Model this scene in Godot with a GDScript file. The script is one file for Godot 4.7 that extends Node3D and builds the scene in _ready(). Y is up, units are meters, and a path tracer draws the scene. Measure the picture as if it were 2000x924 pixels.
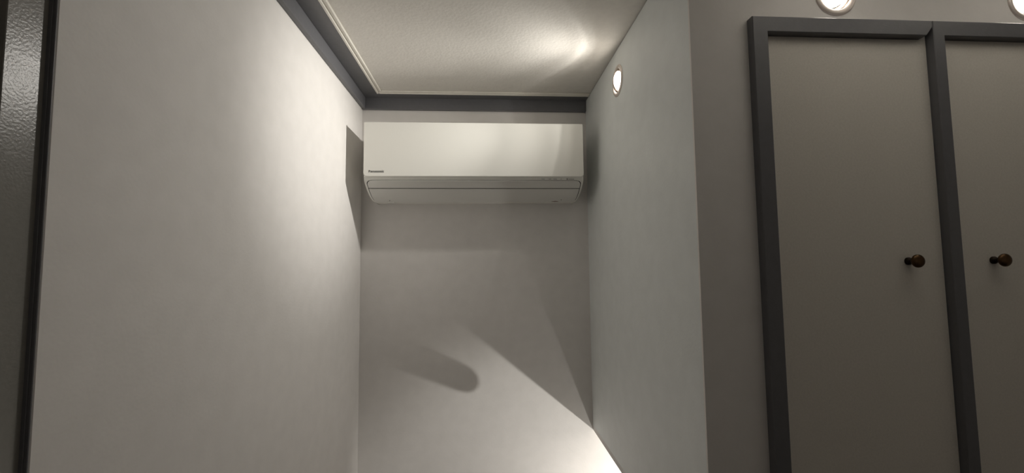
extends Node3D
# Niche with a wall air conditioner beside a built-in cupboard. Metres, y up, floor at y = 0.
# The eye is 1.55 m above the floor; the niche runs away along -z.

const EYE := 1.55
const XL := -0.546      # left wall
const XR := 0.468       # niche side of the cupboard block
const ZB := -1.886      # back wall
const ZF := -0.897      # front of the cupboard block
const CEIL := EYE + 0.758
const BOX_LOW := EYE - 0.723   # underside of the cupboard block

var M := {}

func _ready() -> void:
	camera_and_air()
	make_materials()
	shell()
	cornice()
	cupboard()
	air_conditioner()
	# lamps: wall spotlights of one kind
	wall_spotlight(Vector3(XR, EYE + 0.643, -1.412), Vector3(-1, 0, 0), Vector3(-0.95, -0.2, 0.14), true,
		"round recessed spotlight in the pale grey niche side wall", [
		# aim, half angle, softness, energy
		[Vector3(-1.0, -0.22, -0.04), 30.0, 1.0, 0.36],
		[Vector3(-0.988, -0.25, 0.07), 53.0, 1.0, 0.16],
		[Vector3(-0.988, -0.154, -0.008), 56.0, 0.04, 0.017],
		[Vector3(-0.988, -0.154, -0.008), 66.0, 0.2, 0.008]])
	for x in [0.822, 1.310]:
		var said := "round recessed spotlight above the cupboard door whose knob is on its right"
		if x > 1.0:
			said = "round recessed spotlight above the cupboard door whose knob is on its left"
		wall_spotlight(Vector3(x, EYE + 0.624, ZF), Vector3(0, 0, 1), Vector3(-0.15, -0.35, 1), false, said, [
			[Vector3(-0.1, -0.05, 1), 60.0, 1.0, 0.26]])
	wall_spotlight(Vector3(0.85, EYE - 1.036, ZF - 0.03), Vector3(0, 0, -1), Vector3(-0.3, 0.2, -1), false,
		"round recessed spotlight in the low wall under the cupboard", [
		[Vector3(-0.25, -0.15, -1), 50.0, 0.35, 0.37]])
	wall_spotlight(Vector3(0.638, EYE - 1.170, -1.66), Vector3(0, 1, 0), Vector3(-0.2, 1, -0.1), false,
		"round uplight set in the low ledge by the back wall", [
		[Vector3(-0.35, 1, -0.35), 60.0, 0.8, 0.055]])
	handrail()

# ------------------------------------------------------------------ camera, air
func camera_and_air() -> void:
	var cam := Camera3D.new()
	cam.name = "camera"
	cam.position = Vector3(0, EYE, 0)
	cam.rotation = Vector3(0.06889, -0.06344, -0.01115)
	cam.fov = 58.617
	cam.near = 0.02
	add_child(cam)
	cam.current = true
	var env := Environment.new()
	env.background_mode = Environment.BG_COLOR
	env.background_color = Color(0, 0, 0)
	env.tonemap_mode = Environment.TONE_MAPPER_LINEAR
	env.tonemap_exposure = 1.72
	env.sdfgi_enabled = true
	env.ssao_enabled = true
	env.ssil_enabled = true
	var we := WorldEnvironment.new()
	we.name = "air"
	we.environment = env
	add_child(we)

# ------------------------------------------------------------------ materials
func noise_tex(freq: float, octaves: int, lo: Color, hi: Color, seed_no: int, size := 512) -> NoiseTexture2D:
	var n := FastNoiseLite.new()
	n.seed = seed_no
	n.noise_type = FastNoiseLite.TYPE_SIMPLEX_SMOOTH
	n.frequency = freq
	n.fractal_octaves = octaves
	var t := NoiseTexture2D.new()
	t.width = size
	t.height = size
	t.seamless = true
	t.noise = n
	var g := Gradient.new()
	g.set_color(0, lo)
	g.set_color(1, hi)
	t.color_ramp = g
	return t

func bump_tex(freq: float, octaves: int, strength: float, seed_no: int, size := 512) -> NoiseTexture2D:
	var n := FastNoiseLite.new()
	n.seed = seed_no
	n.noise_type = FastNoiseLite.TYPE_SIMPLEX_SMOOTH
	n.frequency = freq
	n.fractal_octaves = octaves
	var t := NoiseTexture2D.new()
	t.width = size
	t.height = size
	t.seamless = true
	t.noise = n
	t.as_normal_map = true
	t.bump_strength = strength
	return t

func paint(c: Color, rough: float, tile := 2.0, bump := 0.0, spread := 0.02, freq := 0.02, bump_freq := 0.05, seed_no := 1) -> StandardMaterial3D:
	var m := StandardMaterial3D.new()
	m.albedo_color = c
	m.roughness = rough
	m.uv1_triplanar = true
	m.uv1_world_triplanar = true
	m.uv1_scale = Vector3.ONE * tile
	if spread > 0.0:
		m.albedo_texture = noise_tex(freq, 4, Color(1.0 - spread * 2.0, 1.0 - spread * 2.0, 1.0 - spread * 2.1), Color(1, 1, 1), seed_no)
	if bump > 0.0:
		m.normal_enabled = true
		m.normal_texture = bump_tex(bump_freq, 4, bump, seed_no + 7)
		m.normal_scale = 0.6
	return m

func plain(c: Color, rough: float, metal := 0.0) -> StandardMaterial3D:
	var m := StandardMaterial3D.new()
	m.albedo_color = c
	m.roughness = rough
	m.metallic = metal
	return m

func make_materials() -> void:
	M.wall = paint(Color(0.935, 0.922, 0.91), 0.8, 2.0, 0.25, 0.012, 0.012, 0.09, 3)
	M.wall_grey = paint(Color(0.915, 0.93, 0.927), 0.5, 2.0, 0.3, 0.012, 0.012, 0.09, 5)
	M.ceiling = paint(Color(0.90, 0.885, 0.86), 0.85, 3.2, 1.1, 0.012, 0.02, 0.045, 11)
	M.trim = paint(Color(0.44, 0.44, 0.455), 0.42, 4.0, 0.3, 0.02, 0.02, 0.06, 13)
	M.casing = paint(Color(0.55, 0.54, 0.52), 0.26, 8.0, 1.0, 0.02, 0.02, 0.05, 15)
	M.bead = paint(Color(0.93, 0.915, 0.88), 0.5, 4.0, 0.0, 0.01, 0.02, 0.05, 17)
	M.door = paint(Color(0.90, 0.88, 0.845), 0.7, 5.0, 0.5, 0.02, 0.06, 0.12, 19)
	M.floor = paint(Color(0.30, 0.23, 0.17), 0.5, 1.0, 0.0, 0.08, 0.02, 0.05, 21)
	M.ac = plain(Color(0.93, 0.925, 0.90), 0.6)
	M.ac.metallic_specular = 0.3
	M.ac_low = plain(Color(0.88, 0.875, 0.855), 0.42)
	M.dark = plain(Color(0.05, 0.047, 0.044), 0.8)
	M.ink = plain(Color(0.16, 0.16, 0.17), 0.5)
	M.ink_faint = plain(Color(0.42, 0.41, 0.40), 0.5)
	M.rust = plain(Color(0.42, 0.26, 0.22), 0.6)
	M.bezel = plain(Color(0.86, 0.82, 0.79), 0.35, 0.35)
	M.chrome = plain(Color(0.80, 0.74, 0.70), 0.22, 0.9)
	M.bronze = plain(Color(0.36, 0.27, 0.18), 0.34, 0.85)
	M.bronze_dark = plain(Color(0.16, 0.12, 0.09), 0.45, 0.7)
	M.rail = paint(Color(0.34, 0.20, 0.12), 0.4, 6.0, 0.0, 0.1, 0.02, 0.05, 23)
	M.iron = plain(Color(0.10, 0.10, 0.10), 0.5, 0.6)
	var g := plain(Color(1, 0.97, 0.92), 0.4)
	g.emission_enabled = true
	g.emission = Color(1.0, 0.97, 0.92)
	g.emission_energy_multiplier = 14.0
	M.glow = g

# ------------------------------------------------------------------ mesh helpers
func quad(st: SurfaceTool, a: Vector3, b: Vector3, c: Vector3, d: Vector3) -> void:
	# corners in clockwise order seen from the front
	for v in [a, b, c, a, c, d]:
		st.add_vertex(v)

func begin(smooth := false) -> SurfaceTool:
	var st := SurfaceTool.new()
	st.begin(Mesh.PRIMITIVE_TRIANGLES)
	st.set_smooth_group(0 if smooth else -1)
	return st

func commit(st: SurfaceTool, called: String, m: Material, parent: Node) -> MeshInstance3D:
	st.generate_normals()
	var o := MeshInstance3D.new()
	o.name = called
	o.mesh = st.commit()
	o.material_override = m
	o.cast_shadow = GeometryInstance3D.SHADOW_CASTING_SETTING_ON
	parent.add_child(o, true)
	return o

# box with chamfered edges between two corners
func bevel_box(lo: Vector3, hi: Vector3, b: float) -> SurfaceTool:
	var st := begin()
	var c := (lo + hi) * 0.5
	var h := (hi - lo) * 0.5
	b = minf(b, minf(h.x, minf(h.y, h.z)) * 0.9)
	var pt := func(s: Vector3, ax: int) -> Vector3:
		# corner on the face of axis ax
		var p := Vector3.ZERO
		for k in 3:
			p[k] = s[k] * (h[k] if k == ax else h[k] - b)
		return c + p
	var tri := func(ps: Array) -> void:
		var n: Vector3 = (ps[1] - ps[0]).cross(ps[2] - ps[0])
		var mid := Vector3.ZERO
		for p in ps:
			mid += p
		mid /= ps.size()
		if n.dot(mid - c) > 0.0:
			ps.reverse()
		for i in range(1, ps.size() - 1):
			st.add_vertex(ps[0])
			st.add_vertex(ps[i])
			st.add_vertex(ps[i + 1])
	for ax in 3:
		var u := (ax + 1) % 3
		var v := (ax + 2) % 3
		for sg in [-1.0, 1.0]:
			var ps := []
			for q in [[-1, -1], [1, -1], [1, 1], [-1, 1]]:
				var s := Vector3.ZERO
				s[ax] = sg
				s[u] = q[0]
				s[v] = q[1]
				ps.append(pt.call(s, ax))
			tri.call(ps)
		# edges along ax
		for su in [-1.0, 1.0]:
			for sv in [-1.0, 1.0]:
				var s0 := Vector3.ZERO
				var s1 := Vector3.ZERO
				s0[ax] = -1
				s1[ax] = 1
				s0[u] = su
				s1[u] = su
				s0[v] = sv
				s1[v] = sv
				tri.call([pt.call(s0, u), pt.call(s1, u), pt.call(s1, v), pt.call(s0, v)])
	for sx in [-1.0, 1.0]:
		for sy in [-1.0, 1.0]:
			for sz in [-1.0, 1.0]:
				var s := Vector3(sx, sy, sz)
				tri.call([pt.call(s, 0), pt.call(s, 1), pt.call(s, 2)])
	return st

func block(called: String, lo: Vector3, hi: Vector3, m: Material, parent: Node = self, b := 0.0015) -> MeshInstance3D:
	return commit(bevel_box(lo, hi, b), called, m, parent)

# prism of a convex outline (x, y), front at z1, back at z0, front edges chamfered by b
func prism(outline: PackedVector2Array, z0: float, z1: float, b: float) -> SurfaceTool:
	var st := begin()
	if Geometry2D.is_polygon_clockwise(outline):
		outline.reverse()
	var inner := PackedVector2Array()
	var n := outline.size()
	for i in n:
		var p0 := outline[(i + n - 1) % n]
		var p := outline[i]
		var p2 := outline[(i + 1) % n]
		var d0 := (p - p0).normalized()
		var d1 := (p2 - p).normalized()
		var n0 := Vector2(-d0.y, d0.x)
		var n1 := Vector2(-d1.y, d1.x)
		var bis := (n0 + n1)
		inner.append(p + bis * (b / maxf(0.3, 1.0 + n0.dot(n1))))
	var idx := Geometry2D.triangulate_polygon(inner)
	for k in range(0, idx.size(), 3):
		var t := [inner[idx[k]], inner[idx[k + 1]], inner[idx[k + 2]]]
		var cr: float = (t[1] - t[0]).cross(t[2] - t[0])
		if cr > 0.0:
			t.reverse()
		for p in t:
			st.add_vertex(Vector3(p.x, p.y, z1))
		t.reverse()
		for p in t:
			st.add_vertex(Vector3(p.x, p.y, z0))
	for i in n:
		var j := (i + 1) % n
		var a := outline[i]
		var c := outline[j]
		var ai := inner[i]
		var ci := inner[j]
		quad(st, Vector3(ai.x, ai.y, z1), Vector3(ci.x, ci.y, z1), Vector3(c.x, c.y, z1 - b), Vector3(a.x, a.y, z1 - b))
		quad(st, Vector3(a.x, a.y, z1 - b), Vector3(c.x, c.y, z1 - b), Vector3(c.x, c.y, z0), Vector3(a.x, a.y, z0))
	return st

# lathe round +z: profile of (radius, z), from outside in
func lathe(profile: Array, seg := 48) -> SurfaceTool:
	var st := begin(true)
	for i in profile.size() - 1:
		var p: Vector2 = profile[i]
		var q: Vector2 = profile[i + 1]
		for k in seg:
			var a := TAU * k / seg
			var c := TAU * (k + 1) / seg
			var pa := Vector3(cos(a) * p.x, sin(a) * p.x, p.y)
			var pc := Vector3(cos(c) * p.x, sin(c) * p.x, p.y)
			var qa := Vector3(cos(a) * q.x, sin(a) * q.x, q.y)
			var qc := Vector3(cos(c) * q.x, sin(c) * q.x, q.y)
			if p.x > 1e-6:
				for v in [pa, qa, pc]:
					st.add_vertex(v)
			if q.x > 1e-6:
				for v in [pc, qa, qc]:
					st.add_vertex(v)
	st.index()
	return st

func structure(o: Node, label := "", category := "") -> Node:
	o.set_meta("kind", "structure")
	if label != "":
		o.set_meta("label", label)
		o.set_meta("category", category)
	return o

func thing(called: String, label: String, category: String, at: Vector3, group := "") -> Node3D:
	var o := Node3D.new()
	o.name = called
	o.position = at
	o.set_meta("label", label)
	o.set_meta("category", category)
	if group != "":
		o.set_meta("group", group)
	add_child(o, true)
	return o

# wall slab with round holes; holes: [centre, axis index, radius]
func slab(called: String, lo: Vector3, hi: Vector3, m: Material, holes: Array) -> Node3D:
	var root := CSGCombiner3D.new()
	root.name = called
	var bx := CSGBox3D.new()
	bx.name = "slab"
	bx.size = hi - lo
	bx.position = (lo + hi) * 0.5
	bx.material = m
	root.add_child(bx)
	for h in holes:
		var c := CSGCylinder3D.new()
		c.name = "hole"
		c.operation = CSGShape3D.OPERATION_SUBTRACTION
		c.radius = h[2]
		c.height = 0.2
		c.sides = 40
		c.position = h[0]
		if h[1] == 0:
			c.rotation = Vector3(0, 0, PI / 2)
		elif h[1] == 2:
			c.rotation = Vector3(PI / 2, 0, 0)
		c.material = m
		root.add_child(c, true)
	add_child(root, true)
	return root

# ------------------------------------------------------------------ the room shell
func shell() -> void:
	var o: Node
	o = block("wall_left", Vector3(XL - 0.1, 0, ZB), Vector3(XL, CEIL, -0.556), M.wall)
	structure(o, "white painted left wall of the niche", "wall")
	o = block("wall_back", Vector3(XL - 0.1, -0.1, ZB - 0.1), Vector3(2.6, CEIL + 0.1, ZB), M.wall, self, 0.0)
	structure(o, "white painted back wall behind the air conditioner", "wall")
	o = slab("wall_right", Vector3(XR, BOX_LOW, ZB), Vector3(XR + 0.03, CEIL - 0.003, ZF - 0.0062), M.wall_grey, [[Vector3(XR, EYE + 0.643, -1.412), 0, 0.043]])
	structure(o, "pale grey niche side wall of the cupboard block", "wall")
	o = slab("wall_front", Vector3(XR, BOX_LOW, ZF - 0.006), Vector3(2.5, CEIL, ZF), M.wall,
		[[Vector3(0.822, EYE + 0.624, ZF), 2, 0.040], [Vector3(1.310, EYE + 0.624, ZF), 2, 0.040]])
	structure(o, "white painted front of the cupboard block round the doors", "wall")
	o = block("wall_underside", Vector3(XR, BOX_LOW - 0.002, ZB), Vector3(2.5, BOX_LOW + 0.02, ZF), M.wall, self, 0.001)
	structure(o, "white underside of the cupboard block", "wall")
	o = slab("wall_under_front", Vector3(0.62, 0, ZF - 0.03), Vector3(2.5, BOX_LOW - 0.003, ZF), M.wall, [[Vector3(0.85, EYE - 1.036, ZF), 2, 0.040]])
	structure(o, "low wall under the cupboard block", "wall")
	o = block("wall_side", Vector3(2.5, -0.1, ZB), Vector3(2.6, CEIL + 0.1, 2.4), M.wall, self, 0.0)
	structure(o, "side wall of the room beyond the cupboard", "wall")
	o = block("wall_rear", Vector3(-0.75, -0.1, 2.3), Vector3(2.5, CEIL + 0.1, 2.4), M.wall, self, 0.0)
	structure(o, "wall of the room opposite the niche", "wall")
	o = slab("wall_ledge", Vector3(0.50, 0, ZB), Vector3(2.5, EYE - 1.170, -1.50), M.wall, [[Vector3(0.638, EYE - 1.170, -1.66), 1, 0.040]])
	structure(o, "low ledge along the back wall under the cupboard", "wall")
	o = block("floor", Vector3(-0.75, -0.1, ZB), Vector3(2.5, 0, 2.3), M.floor, self, 0.0)
	structure(o, "brown floor of the room", "floor")
	o = block("ceiling", Vector3(-0.75, CEIL, ZB), Vector3(2.5, CEIL + 0.1, 2.3), M.ceiling, self, 0.0)
	structure(o, "off white ceiling with a stippled plaster skin", "ceiling")
	# doorway on the near left: the wall ends in a dark edge strip, then a grey lining, then the door
	var t := Node3D.new()
	t.name = "trim_1"
	t.position = Vector3(XL, 0, -0.556)
	add_child(t)
	structure(t, "grey painted doorway lining at the near end of the left wall", "door frame")
	block("edge_strip", Vector3(-0.04, 0, 0.0002), Vector3(0.0, CEIL, 0.0020), M.trim, t, 0.0006)
	block("edge_bead", Vector3(-0.04, 0, 0.0020), Vector3(-0.0040, CEIL, 0.0032), M.trim, t, 0.0004)
	var lin := block("lining", Vector3(-0.08, 0, 0.0), Vector3(0.0, CEIL, 0.0455), M.casing, t, 0.0008)
	lin.position = Vector3(-0.0085, 0, 0.0020)
	lin.rotation.y = deg_to_rad(-1.3)
	block("stop_bead", Vector3(-0.1, 0, 0.0478), Vector3(-0.050, CEIL, 0.075), M.trim, t, 0.002)
	o = block("door_1", Vector3(XL - 0.12, 0, -0.481), Vector3(XL - 0.06, CEIL, 0.45), M.casing, self, 0.002)
	structure(o, "grey painted door in the near left doorway", "door")
	o = block("wall_near", Vector3(-0.75, 0, 0.451), Vector3(XL - 0.03, CEIL, 2.3), M.wall, self, 0.001)
	structure(o, "white wall of the room beyond the near doorway", "wall")

# ------------------------------------------------------------------ dark border and white bead under the ceiling
func cornice() -> void:
	var low := EYE + 0.705
	var t := 0.017
	var o: Node
	o = block("trim_2", Vector3(XL, low, ZB + t), Vector3(XL + t, CEIL, -0.556), M.trim, self, 0.002)
	structure(o, "dark grey board under the ceiling on the left wall", "trim")
	o = block("trim_3", Vector3(XL, low - 0.002, ZB), Vector3(XR - 0.002, CEIL, ZB + t), M.trim, self, 0.002)
	structure(o, "dark grey board under the ceiling above the air conditioner", "trim")
	var zb := ZB + 0.072    # bead edge towards the back wall
	var xb := XL + 0.080
	o = block("trim_4", Vector3(XL + t, CEIL - 0.004, zb), Vector3(xb, CEIL, -0.556), M.trim, self, 0.001)
	structure(o, "dark grey ceiling border along the left wall", "trim")
	o = block("trim_5", Vector3(XL + t, CEIL - 0.004, ZB + t), Vector3(XR - 0.001, CEIL, zb), M.trim, self, 0.001)
	structure(o, "dark grey ceiling border along the back wall", "trim")
	var b := Node3D.new()
	b.name = "trim_6"
	b.position = Vector3(xb, CEIL, zb)
	add_child(b)
	structure(b, "white double bead edging the stippled ceiling", "trim")
	var lx := XR - 0.001 - xb
	var lz := -0.556 - zb
	# two raised runs with a groove between, on the left and along the back
	block("bead_run", Vector3(0, -0.009, 0.0), Vector3(0.010, 0, lz), M.bead, b, 0.0025)
	block("bead_groove", Vector3(0.010, -0.004, 0.010), Vector3(0.016, 0, lz), M.bead, b, 0.0005)
	block("bead_run", Vector3(0.016, -0.007, 0.016), Vector3(0.024, 0, lz), M.bead, b, 0.0025)
	block("bead_run", Vector3(0.010, -0.009, 0), Vector3(lx, 0, 0.010), M.bead, b, 0.0025)
	block("bead_groove", Vector3(0.016, -0.004, 0.010), Vector3(lx, 0, 0.016), M.bead, b, 0.0005)
	block("bead_run", Vector3(0.024, -0.007, 0.016), Vector3(lx, 0, 0.024), M.bead, b, 0.0025)

# ------------------------------------------------------------------ cupboard doors and their frame
func cupboard() -> void:
	var top := EYE + 0.556
	var rail_low := EYE + 0.520
	var foot := BOX_LOW + 0.06
	var d := 0.020
	# one built-in cupboard: frame pieces and two doors
	var f := thing("built_in_cupboard", "built in cupboard with pale flat doors in a dark grey wooden frame", "cupboard", Vector3(0, 0, ZF))
	var p2 := func(a: Array) -> PackedVector2Array:
		var r := PackedVector2Array()
		for q in a:
			r.append(Vector2(q[0], q[1]))
		return r
	commit(prism(p2.call([[0.604, foot], [0.639, foot], [0.639, rail_low], [1.021, rail_low], [1.0375, rail_low + 0.021], [1.0375, top], [0.604, top]]), 0.0, d, 0.0015), "stile_and_rail", M.trim, f)
	commit(prism(p2.call([[1.0390, foot], [1.0665, foot], [1.0665, rail_low], [1.470, rail_low], [1.470, foot], [1.505, foot], [1.505, top], [1.0390, top]]), 0.0, d, 0.0015), "stile_and_rail", M.trim, f)
	commit(prism(p2.call([[0.604, foot - 0.035], [1.505, foot - 0.035], [1.505, foot - 0.0002], [0.604, foot - 0.0002]]), 0.0, d, 0.0015), "bottom_rail", M.trim, f)
	for k in 2:
		var x0 := 0.640 if k == 0 else 1.068
		var x1 := 1.0375 if k == 0 else 1.469
		var g := block("door", Vector3(x0, foot, 0), Vector3(x1, rail_low - 0.0005, 0.002), M.door, f, 0.0008)
		knob(g, Vector3(0.9515 if k == 0 else 1.159, EYE, 0.002))

func knob(parent: Node3D, at: Vector3) -> void:
	var st := lathe([Vector2(0.0085, 0), Vector2(0.0085, 0.004), Vector2(0.0075, 0.006), Vector2(0.0055, 0.008), Vector2(0.005, 0.010), Vector2(0.005, 0.014), Vector2(0.006, 0.0170)], 32)
	commit(st, "knob_stem", M.bronze_dark, parent).position = at
	var prof := []
	var r := 0.0148
	for i in 17:
		var a := lerpf(PI * 0.88, 0.0, i / 16.0)
		prof.append(Vector2(sin(a) * r, 0.0225 + cos(a) * r * 0.55))
	var o := commit(lathe(prof, 36), "knob", M.bronze, parent)
	o.position = at
	o.set_meta("label", "round bronze knob")

# ------------------------------------------------------------------ air conditioner
# side profile below the front panel: depth from the front face and height, param u in 0..1
func ac_low_point(u: float) -> Vector3:
	# x: half width, y: height above eye, z: depth
	var pts := [
		Vector3(0.4345, 0.3525, -1.6590), Vector3(0.4355, 0.3410, -1.6660), Vector3(0.4360, 0.3310, -1.6770), Vector3(0.4360, 0.3155, -1.7000),
		Vector3(0.4355, 0.3020, -1.7220), Vector3(0.4340, 0.2885, -1.7450), Vector3(0.4320, 0.2795, -1.7680), Vector3(0.4300, 0.2740, -1.7900)]
	var s := clampf(u, 0.0, 1.0) * (pts.size() - 1)
	var i := mini(int(s), pts.size() - 2)
	var w: float = s - i
	var a: Vector3 = pts[maxi(i - 1, 0)]
	var b: Vector3 = pts[i]
	var c: Vector3 = pts[i + 1]
	var d: Vector3 = pts[mini(i + 2, pts.size() - 1)]
	return b.cubic_interpolate(c, a, d, w)

func ac_strip(u0: float, u1: float, inset: float, lift: float, thick: float, round_top := 0.0, steps := 14) -> SurfaceTool:
	# a shell that follows the curved underside; inset from the ends, lifted off the body
	var st := begin()
	var outer := []
	var inner := []
	for i in steps + 1:
		var u := lerpf(u0, u1, float(i) / steps)
		var p := ac_low_point(u)
		var e := ac_low_point(minf(u + 0.01, 1.0)) - ac_low_point(maxf(u - 0.01, 0.0))
		var n := Vector2(-e.y, e.z)     # (z, y) outward: turn the tangent
		n = Vector2(-e.y, e.z).normalized()
		if n.x < 0.0:
			n = -n
		var hw := p.x - inset
		if round_top > 0.0:
			var dd := (ac_low_point(u0) - p).length()
			if dd < round_top:
				hw -= round_top - sqrt(maxf(0.0, round_top * round_top - (round_top - dd) * (round_top - dd)))
		outer.append([hw, p.y + n.y * lift, p.z + n.x * lift])
		inner.append([hw, p.y + n.y * (lift - thick), p.z + n.x * (lift - thick)])
	var v := func(a: Array, s: float) -> Vector3: return Vector3(a[0] * s, a[1], a[2])
	for i in steps:
		quad(st, v.call(outer[i], -1), v.call(outer[i], 1), v.call(outer[i + 1], 1), v.call(outer[i + 1], -1))
		quad(st, v.call(inner[i], 1), v.call(inner[i], -1), v.call(inner[i + 1], -1), v.call(inner[i + 1], 1))
		quad(st, v.call(inner[i], -1), v.call(outer[i], -1), v.call(outer[i + 1], -1), v.call(inner[i + 1], -1))
		quad(st, v.call(outer[i], 1), v.call(inner[i], 1), v.call(inner[i + 1], 1), v.call(outer[i + 1], 1))
	quad(st, v.call(inner[0], -1), v.call(inner[0], 1), v.call(outer[0], 1), v.call(outer[0], -1))
	quad(st, v.call(outer[steps], -1), v.call(outer[steps], 1), v.call(inner[steps], 1), v.call(inner[steps], -1))
	return st

func lettering(text: String, height: float, m: Material, parent: Node, called: String, at: Vector3, tilt := 0.0, width := 0.0, bold := false) -> MeshInstance3D:
	var f := SystemFont.new()
	f.font_names = PackedStringArray(["Droid Sans"])
	if bold:
		f.font_weight = 700
	var t := TextMesh.new()
	t.text = text
	t.font = f
	t.font_size = 64
	t.pixel_size = height / 46.0
	t.depth = 0.0006
	t.horizontal_alignment = HORIZONTAL_ALIGNMENT_LEFT
	t.vertical_alignment = VERTICAL_ALIGNMENT_BOTTOM
	var o := MeshInstance3D.new()
	o.name = called
	o.mesh = t
	o.material_override = m
	o.position = at
	o.rotation.x = tilt
	var w := t.get_aabb().size.x
	if width > 0.0 and w > 0.0:
		o.scale.x = width / w
	parent.add_child(o, true)
	return o

func air_conditioner() -> void:
	var cx := -0.0375
	# the node sits on the wall at the unit's foot; local z runs out of the wall
	var r := thing("air_conditioner", "white wall mounted air conditioner on the back wall under the grey board", "air conditioner", Vector3(cx, EYE + 0.268, ZB))
	var shift := Vector3(0, -0.268, -ZB)
	# body: closed loft of the side profile
	var st := begin()
	var ring := []     # [half width, y, z]
	ring.append([0.4345, 0.568, ZB])
	ring.append([0.4345, 0.568, -1.668])
	ring.append([0.4345, 0.566, -1.662])
	ring.append([0.4345, 0.3525, -1.659])
	for i in range(1, 29):
		var p := ac_low_point(i / 28.0)
		ring.append([p.x, p.y, p.z])
	ring.append([0.430, 0.2745, -1.808])
	ring.append([0.430, 0.2790, ZB])
	var n := ring.size()
	var v := func(a: Array, s: float) -> Vector3: return Vector3(a[0] * s, a[1], a[2]) + shift
	for i in n - 1:
		quad(st, v.call(ring[i], -1), v.call(ring[i], 1), v.call(ring[i + 1], 1), v.call(ring[i + 1], -1))
	for s in [-1.0, 1.0]:
		for i in n - 1:
			var a: Vector3 = v.call(ring[i], s)
			var b: Vector3 = v.call(ring[i + 1], s)
			var a2 := Vector3(a.x, a.y, 0)
			var b2 := Vector3(b.x, b.y, 0)
			if s > 0:
				quad(st, a, a2, b2, b)
			else:
				quad(st, a2, a, b, b2)
	commit(st, "body", M.ac, r)
	# flat front panel, top edge rounded, lower corners rounded
	var out := PackedVector2Array()
	var hw := 0.4352
	var rad := 0.014
	var y0 := 0.3525 - 0.268
	var y1 := 0.5700 - 0.268
	for k in 7:
		var a := PI + k * PI / 12.0
		out.append(Vector2(-hw + rad + cos(a) * rad, y0 + rad + sin(a) * rad))
	for k in 7:
		var a := PI * 1.5 + k * PI / 12.0
		out.append(Vector2(hw - rad + cos(a) * rad, y0 + rad + sin(a) * rad))
	out.append(Vector2(hw, y1 - 0.003))
	out.append(Vector2(hw - 0.003, y1))
	out.append(Vector2(-hw + 0.003, y1))
	out.append(Vector2(-hw, y1 - 0.003))
	commit(prism(out, -1.6585 - ZB, -1.6525 - ZB, 0.0022), "front_panel", M.ac, r)
	# dark air outlet seen only in the slits, then the two curved flaps
	var parts := [
		["air_outlet", 0.140, 0.90, 0.0075, 0.0008, 0.0006, 0.02, M.dark],
		["upper_flap", 0.150, 0.412, 0.0105, 0.0030, 0.0020, 0.02, M.ac_low],
		["lower_flap", 0.437, 0.985, 0.0105, 0.0030, 0.0020, 0.0, M.ac_low]]
	for a in parts:
		var s2: SurfaceTool = ac_strip(a[1], a[2], a[3], a[4], a[5], a[6], 24)
		var o := commit(s2, a[0], a[7], r)
		o.position = shift
	# print
	lettering("Panasonic", 0.0092, M.ink, r, "maker_name", Vector3(-0.4155, 0.3650 - 0.268, -1.6524 - ZB), 0.0, 0.059, true)
	var q := ac_low_point(0.075)
	var place := Vector3(0, q.y - 0.268 - 0.0026, q.z - ZB + 0.0002)
	# the indicator marks are too small to read in the photograph: short printed dashes and two dots
	for w in [[0.2645, 0.2770, 0.0016], [0.2930, 0.3035, 0.0016], [0.3125, 0.3265, 0.0016], [0.3425, 0.3450, 0.0020], [0.3740, 0.3970, 0.0016]]:
		var dash := block("indicator_print", Vector3(w[0], 0, 0), Vector3(w[1], w[2], 0.0005), M.ink if w[0] > 0.35 else M.ink_faint, r, 0.0001)
		dash.position = place
		dash.rotation.x = 0.55
	var dot := commit(lathe([Vector2(0.0023, 0.0), Vector2(0.0023, 0.0005), Vector2(0.0, 0.0006)], 20), "sensor_dot", M.ink, r)
	dot.position = place + Vector3(0.3685, 0.0008, 0.0002)
	dot.rotation.x = 0.55
	# small foot and catches under the flap, and the worn mark near the right end
	var e := ac_low_point(0.985)
	block("drain_clip", Vector3(-0.372, e.y - 0.268 - 0.007, e.z - ZB - 0.010), Vector3(-0.342, e.y - 0.268 + 0.002, e.z - ZB + 0.006), M.ac_low, r, 0.002)
	var c1 := ac_low_point(0.87)
	block("flap_catch", Vector3(-0.3605, c1.y - 0.268 - 0.0045, c1.z - ZB + 0.0005), Vector3(-0.3570, c1.y - 0.268 - 0.0010, c1.z - ZB + 0.0030), M.ink_faint, r, 0.0005)
	var c2 := ac_low_point(0.84)
	block("flap_catch", Vector3(0.3600, c2.y - 0.268 - 0.005, c2.z - ZB + 0.0005), Vector3(0.3625, c2.y - 0.268 + 0.001, c2.z - ZB + 0.0035), M.ink_faint, r, 0.0005)
	var c3 := ac_low_point(0.93)
	var mk := commit(prism(PackedVector2Array([Vector2(0.322, -0.002), Vector2(0.352, -0.002), Vector2(0.343, 0.0025), Vector2(0.336, 0.0030)]), -0.001, 0.0006, 0.0002), "worn_mark", M.rust, r)
	mk.position = Vector3(0, c3.y - 0.268 - 0.0028, c3.z - ZB + 0.0012)
	mk.rotation.x = 1.27

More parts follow.
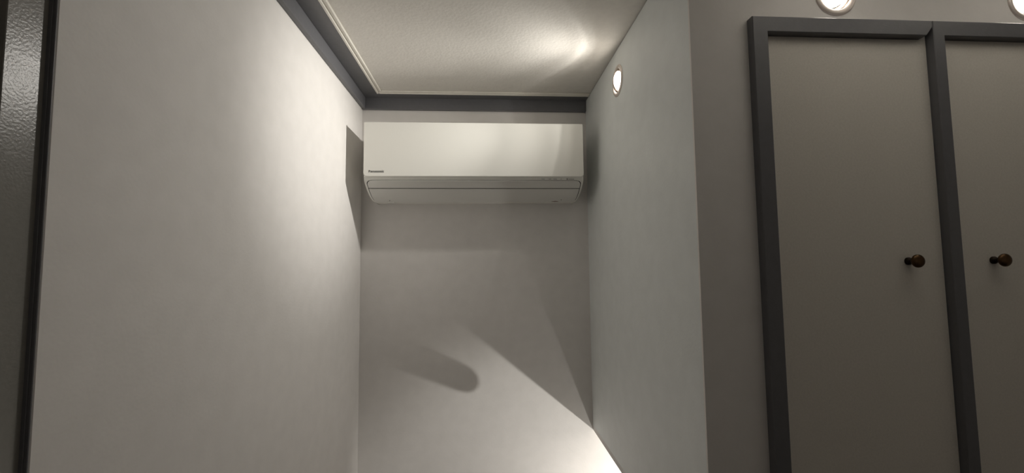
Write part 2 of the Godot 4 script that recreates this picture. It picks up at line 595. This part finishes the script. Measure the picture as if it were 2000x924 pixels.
# ------------------------------------------------------------------ recessed spotlights
func wall_spotlight(at: Vector3, out_dir: Vector3, aim: Vector3, big: bool, said: String, beams: Array) -> void:
	var r := thing("recessed_spotlight", said, "spotlight", at, "recessed spotlights")
	var upv := Vector3.UP if absf(out_dir.y) < 0.9 else Vector3.FORWARD
	r.look_at_from_position(at, at - out_dir, upv)   # local +z runs out of the surface
	var k := 1.08 if big else 1.0
	var ro := 0.0505 * k
	commit(lathe([Vector2(ro, 0.0), Vector2(ro, 0.0015), Vector2(ro - 0.002, 0.0032), Vector2(ro - 0.006, 0.0040), Vector2(ro - 0.0125, 0.0036), Vector2(ro - 0.0140, 0.0020), Vector2(ro - 0.0145, -0.004)], 56), "bezel", M.bezel, r)
	commit(lathe([Vector2(ro - 0.0120, -0.002), Vector2(ro - 0.0130, -0.010), Vector2(ro - 0.014, -0.028), Vector2(0.0, -0.028)], 48), "housing", M.dark, r)
	var head := Node3D.new()
	head.name = "lamp_head"
	r.add_child(head, true)
	head.position = Vector3(0, 0, -0.002)
	var la := (r.global_transform.basis.inverse() * aim).normalized()
	var bz := la
	var bx := Vector3.UP.cross(bz).normalized()
	head.basis = Basis(bx, bz.cross(bx), bz)
	commit(lathe([Vector2(0.0365, -0.012), Vector2(0.0365, 0.0), Vector2(0.0355, 0.0018), Vector2(0.0335, 0.0018), Vector2(0.0315, -0.001), Vector2(0.0280, -0.008)], 48), "gimbal_ring", M.chrome, head)
	var bk := 1.0 if big else 0.82
	commit(lathe([Vector2(0.0300 * bk, -0.006), Vector2(0.0295 * bk, 0.000), Vector2(0.0275 * bk, 0.0032), Vector2(0.018 * bk, 0.0056), Vector2(0.0, 0.0065)], 40), "bulb_face", M.glow, head)
	for b in beams:
		var l := SpotLight3D.new()
		l.name = "beam"
		add_child(l, true)
		var d: Vector3 = b[0].normalized()
		var from := at + out_dir * 0.003
		l.look_at_from_position(from, from + d, Vector3.UP if absf(d.y) < 0.9 else Vector3.FORWARD)
		l.spot_angle = b[1]
		l.spot_angle_attenuation = b[2]
		l.light_energy = b[3]
		l.light_color = Color(1.0, 0.985, 0.955)
		l.light_size = 0.010
		l.spot_range = 12.0
		l.spot_attenuation = 2.0
		l.shadow_enabled = true

# ------------------------------------------------------------------ handrail below the picture, whose shadow falls on the back wall
func handrail() -> void:
	var a := Vector3(0.375, EYE - 0.763, -1.403)
	var dir := Vector3(-0.015, 0, 0.047).normalized()
	var length := 0.9
	var r := thing("handrail", "round wooden handrail on an iron post below the air conditioner", "handrail", Vector3(a.x, 0, a.z))
	var z := dir
	var x := Vector3.UP.cross(z).normalized()
	r.basis = Basis(x, Vector3.UP, z)
	var prof := []
	var rr := 0.0285
	prof.append(Vector2(0, -rr))
	for i in range(1, 9):
		var q := i * PI / 16.0
		prof.append(Vector2(sin(q) * rr, -cos(q) * rr))
	for i in range(0, 9):
		var q := i * PI / 16.0
		prof.append(Vector2(cos(q) * rr, length + sin(q) * rr))
	prof.reverse()
	var rail := commit(lathe(prof, 28), "rail", M.rail, r)
	rail.position = Vector3(0, a.y, 0)
	for s in [0.62]:
		block("post", Vector3(-0.009, 0, s - 0.009), Vector3(0.009, a.y - rr + 0.004, s + 0.009), M.iron, r, 0.001)
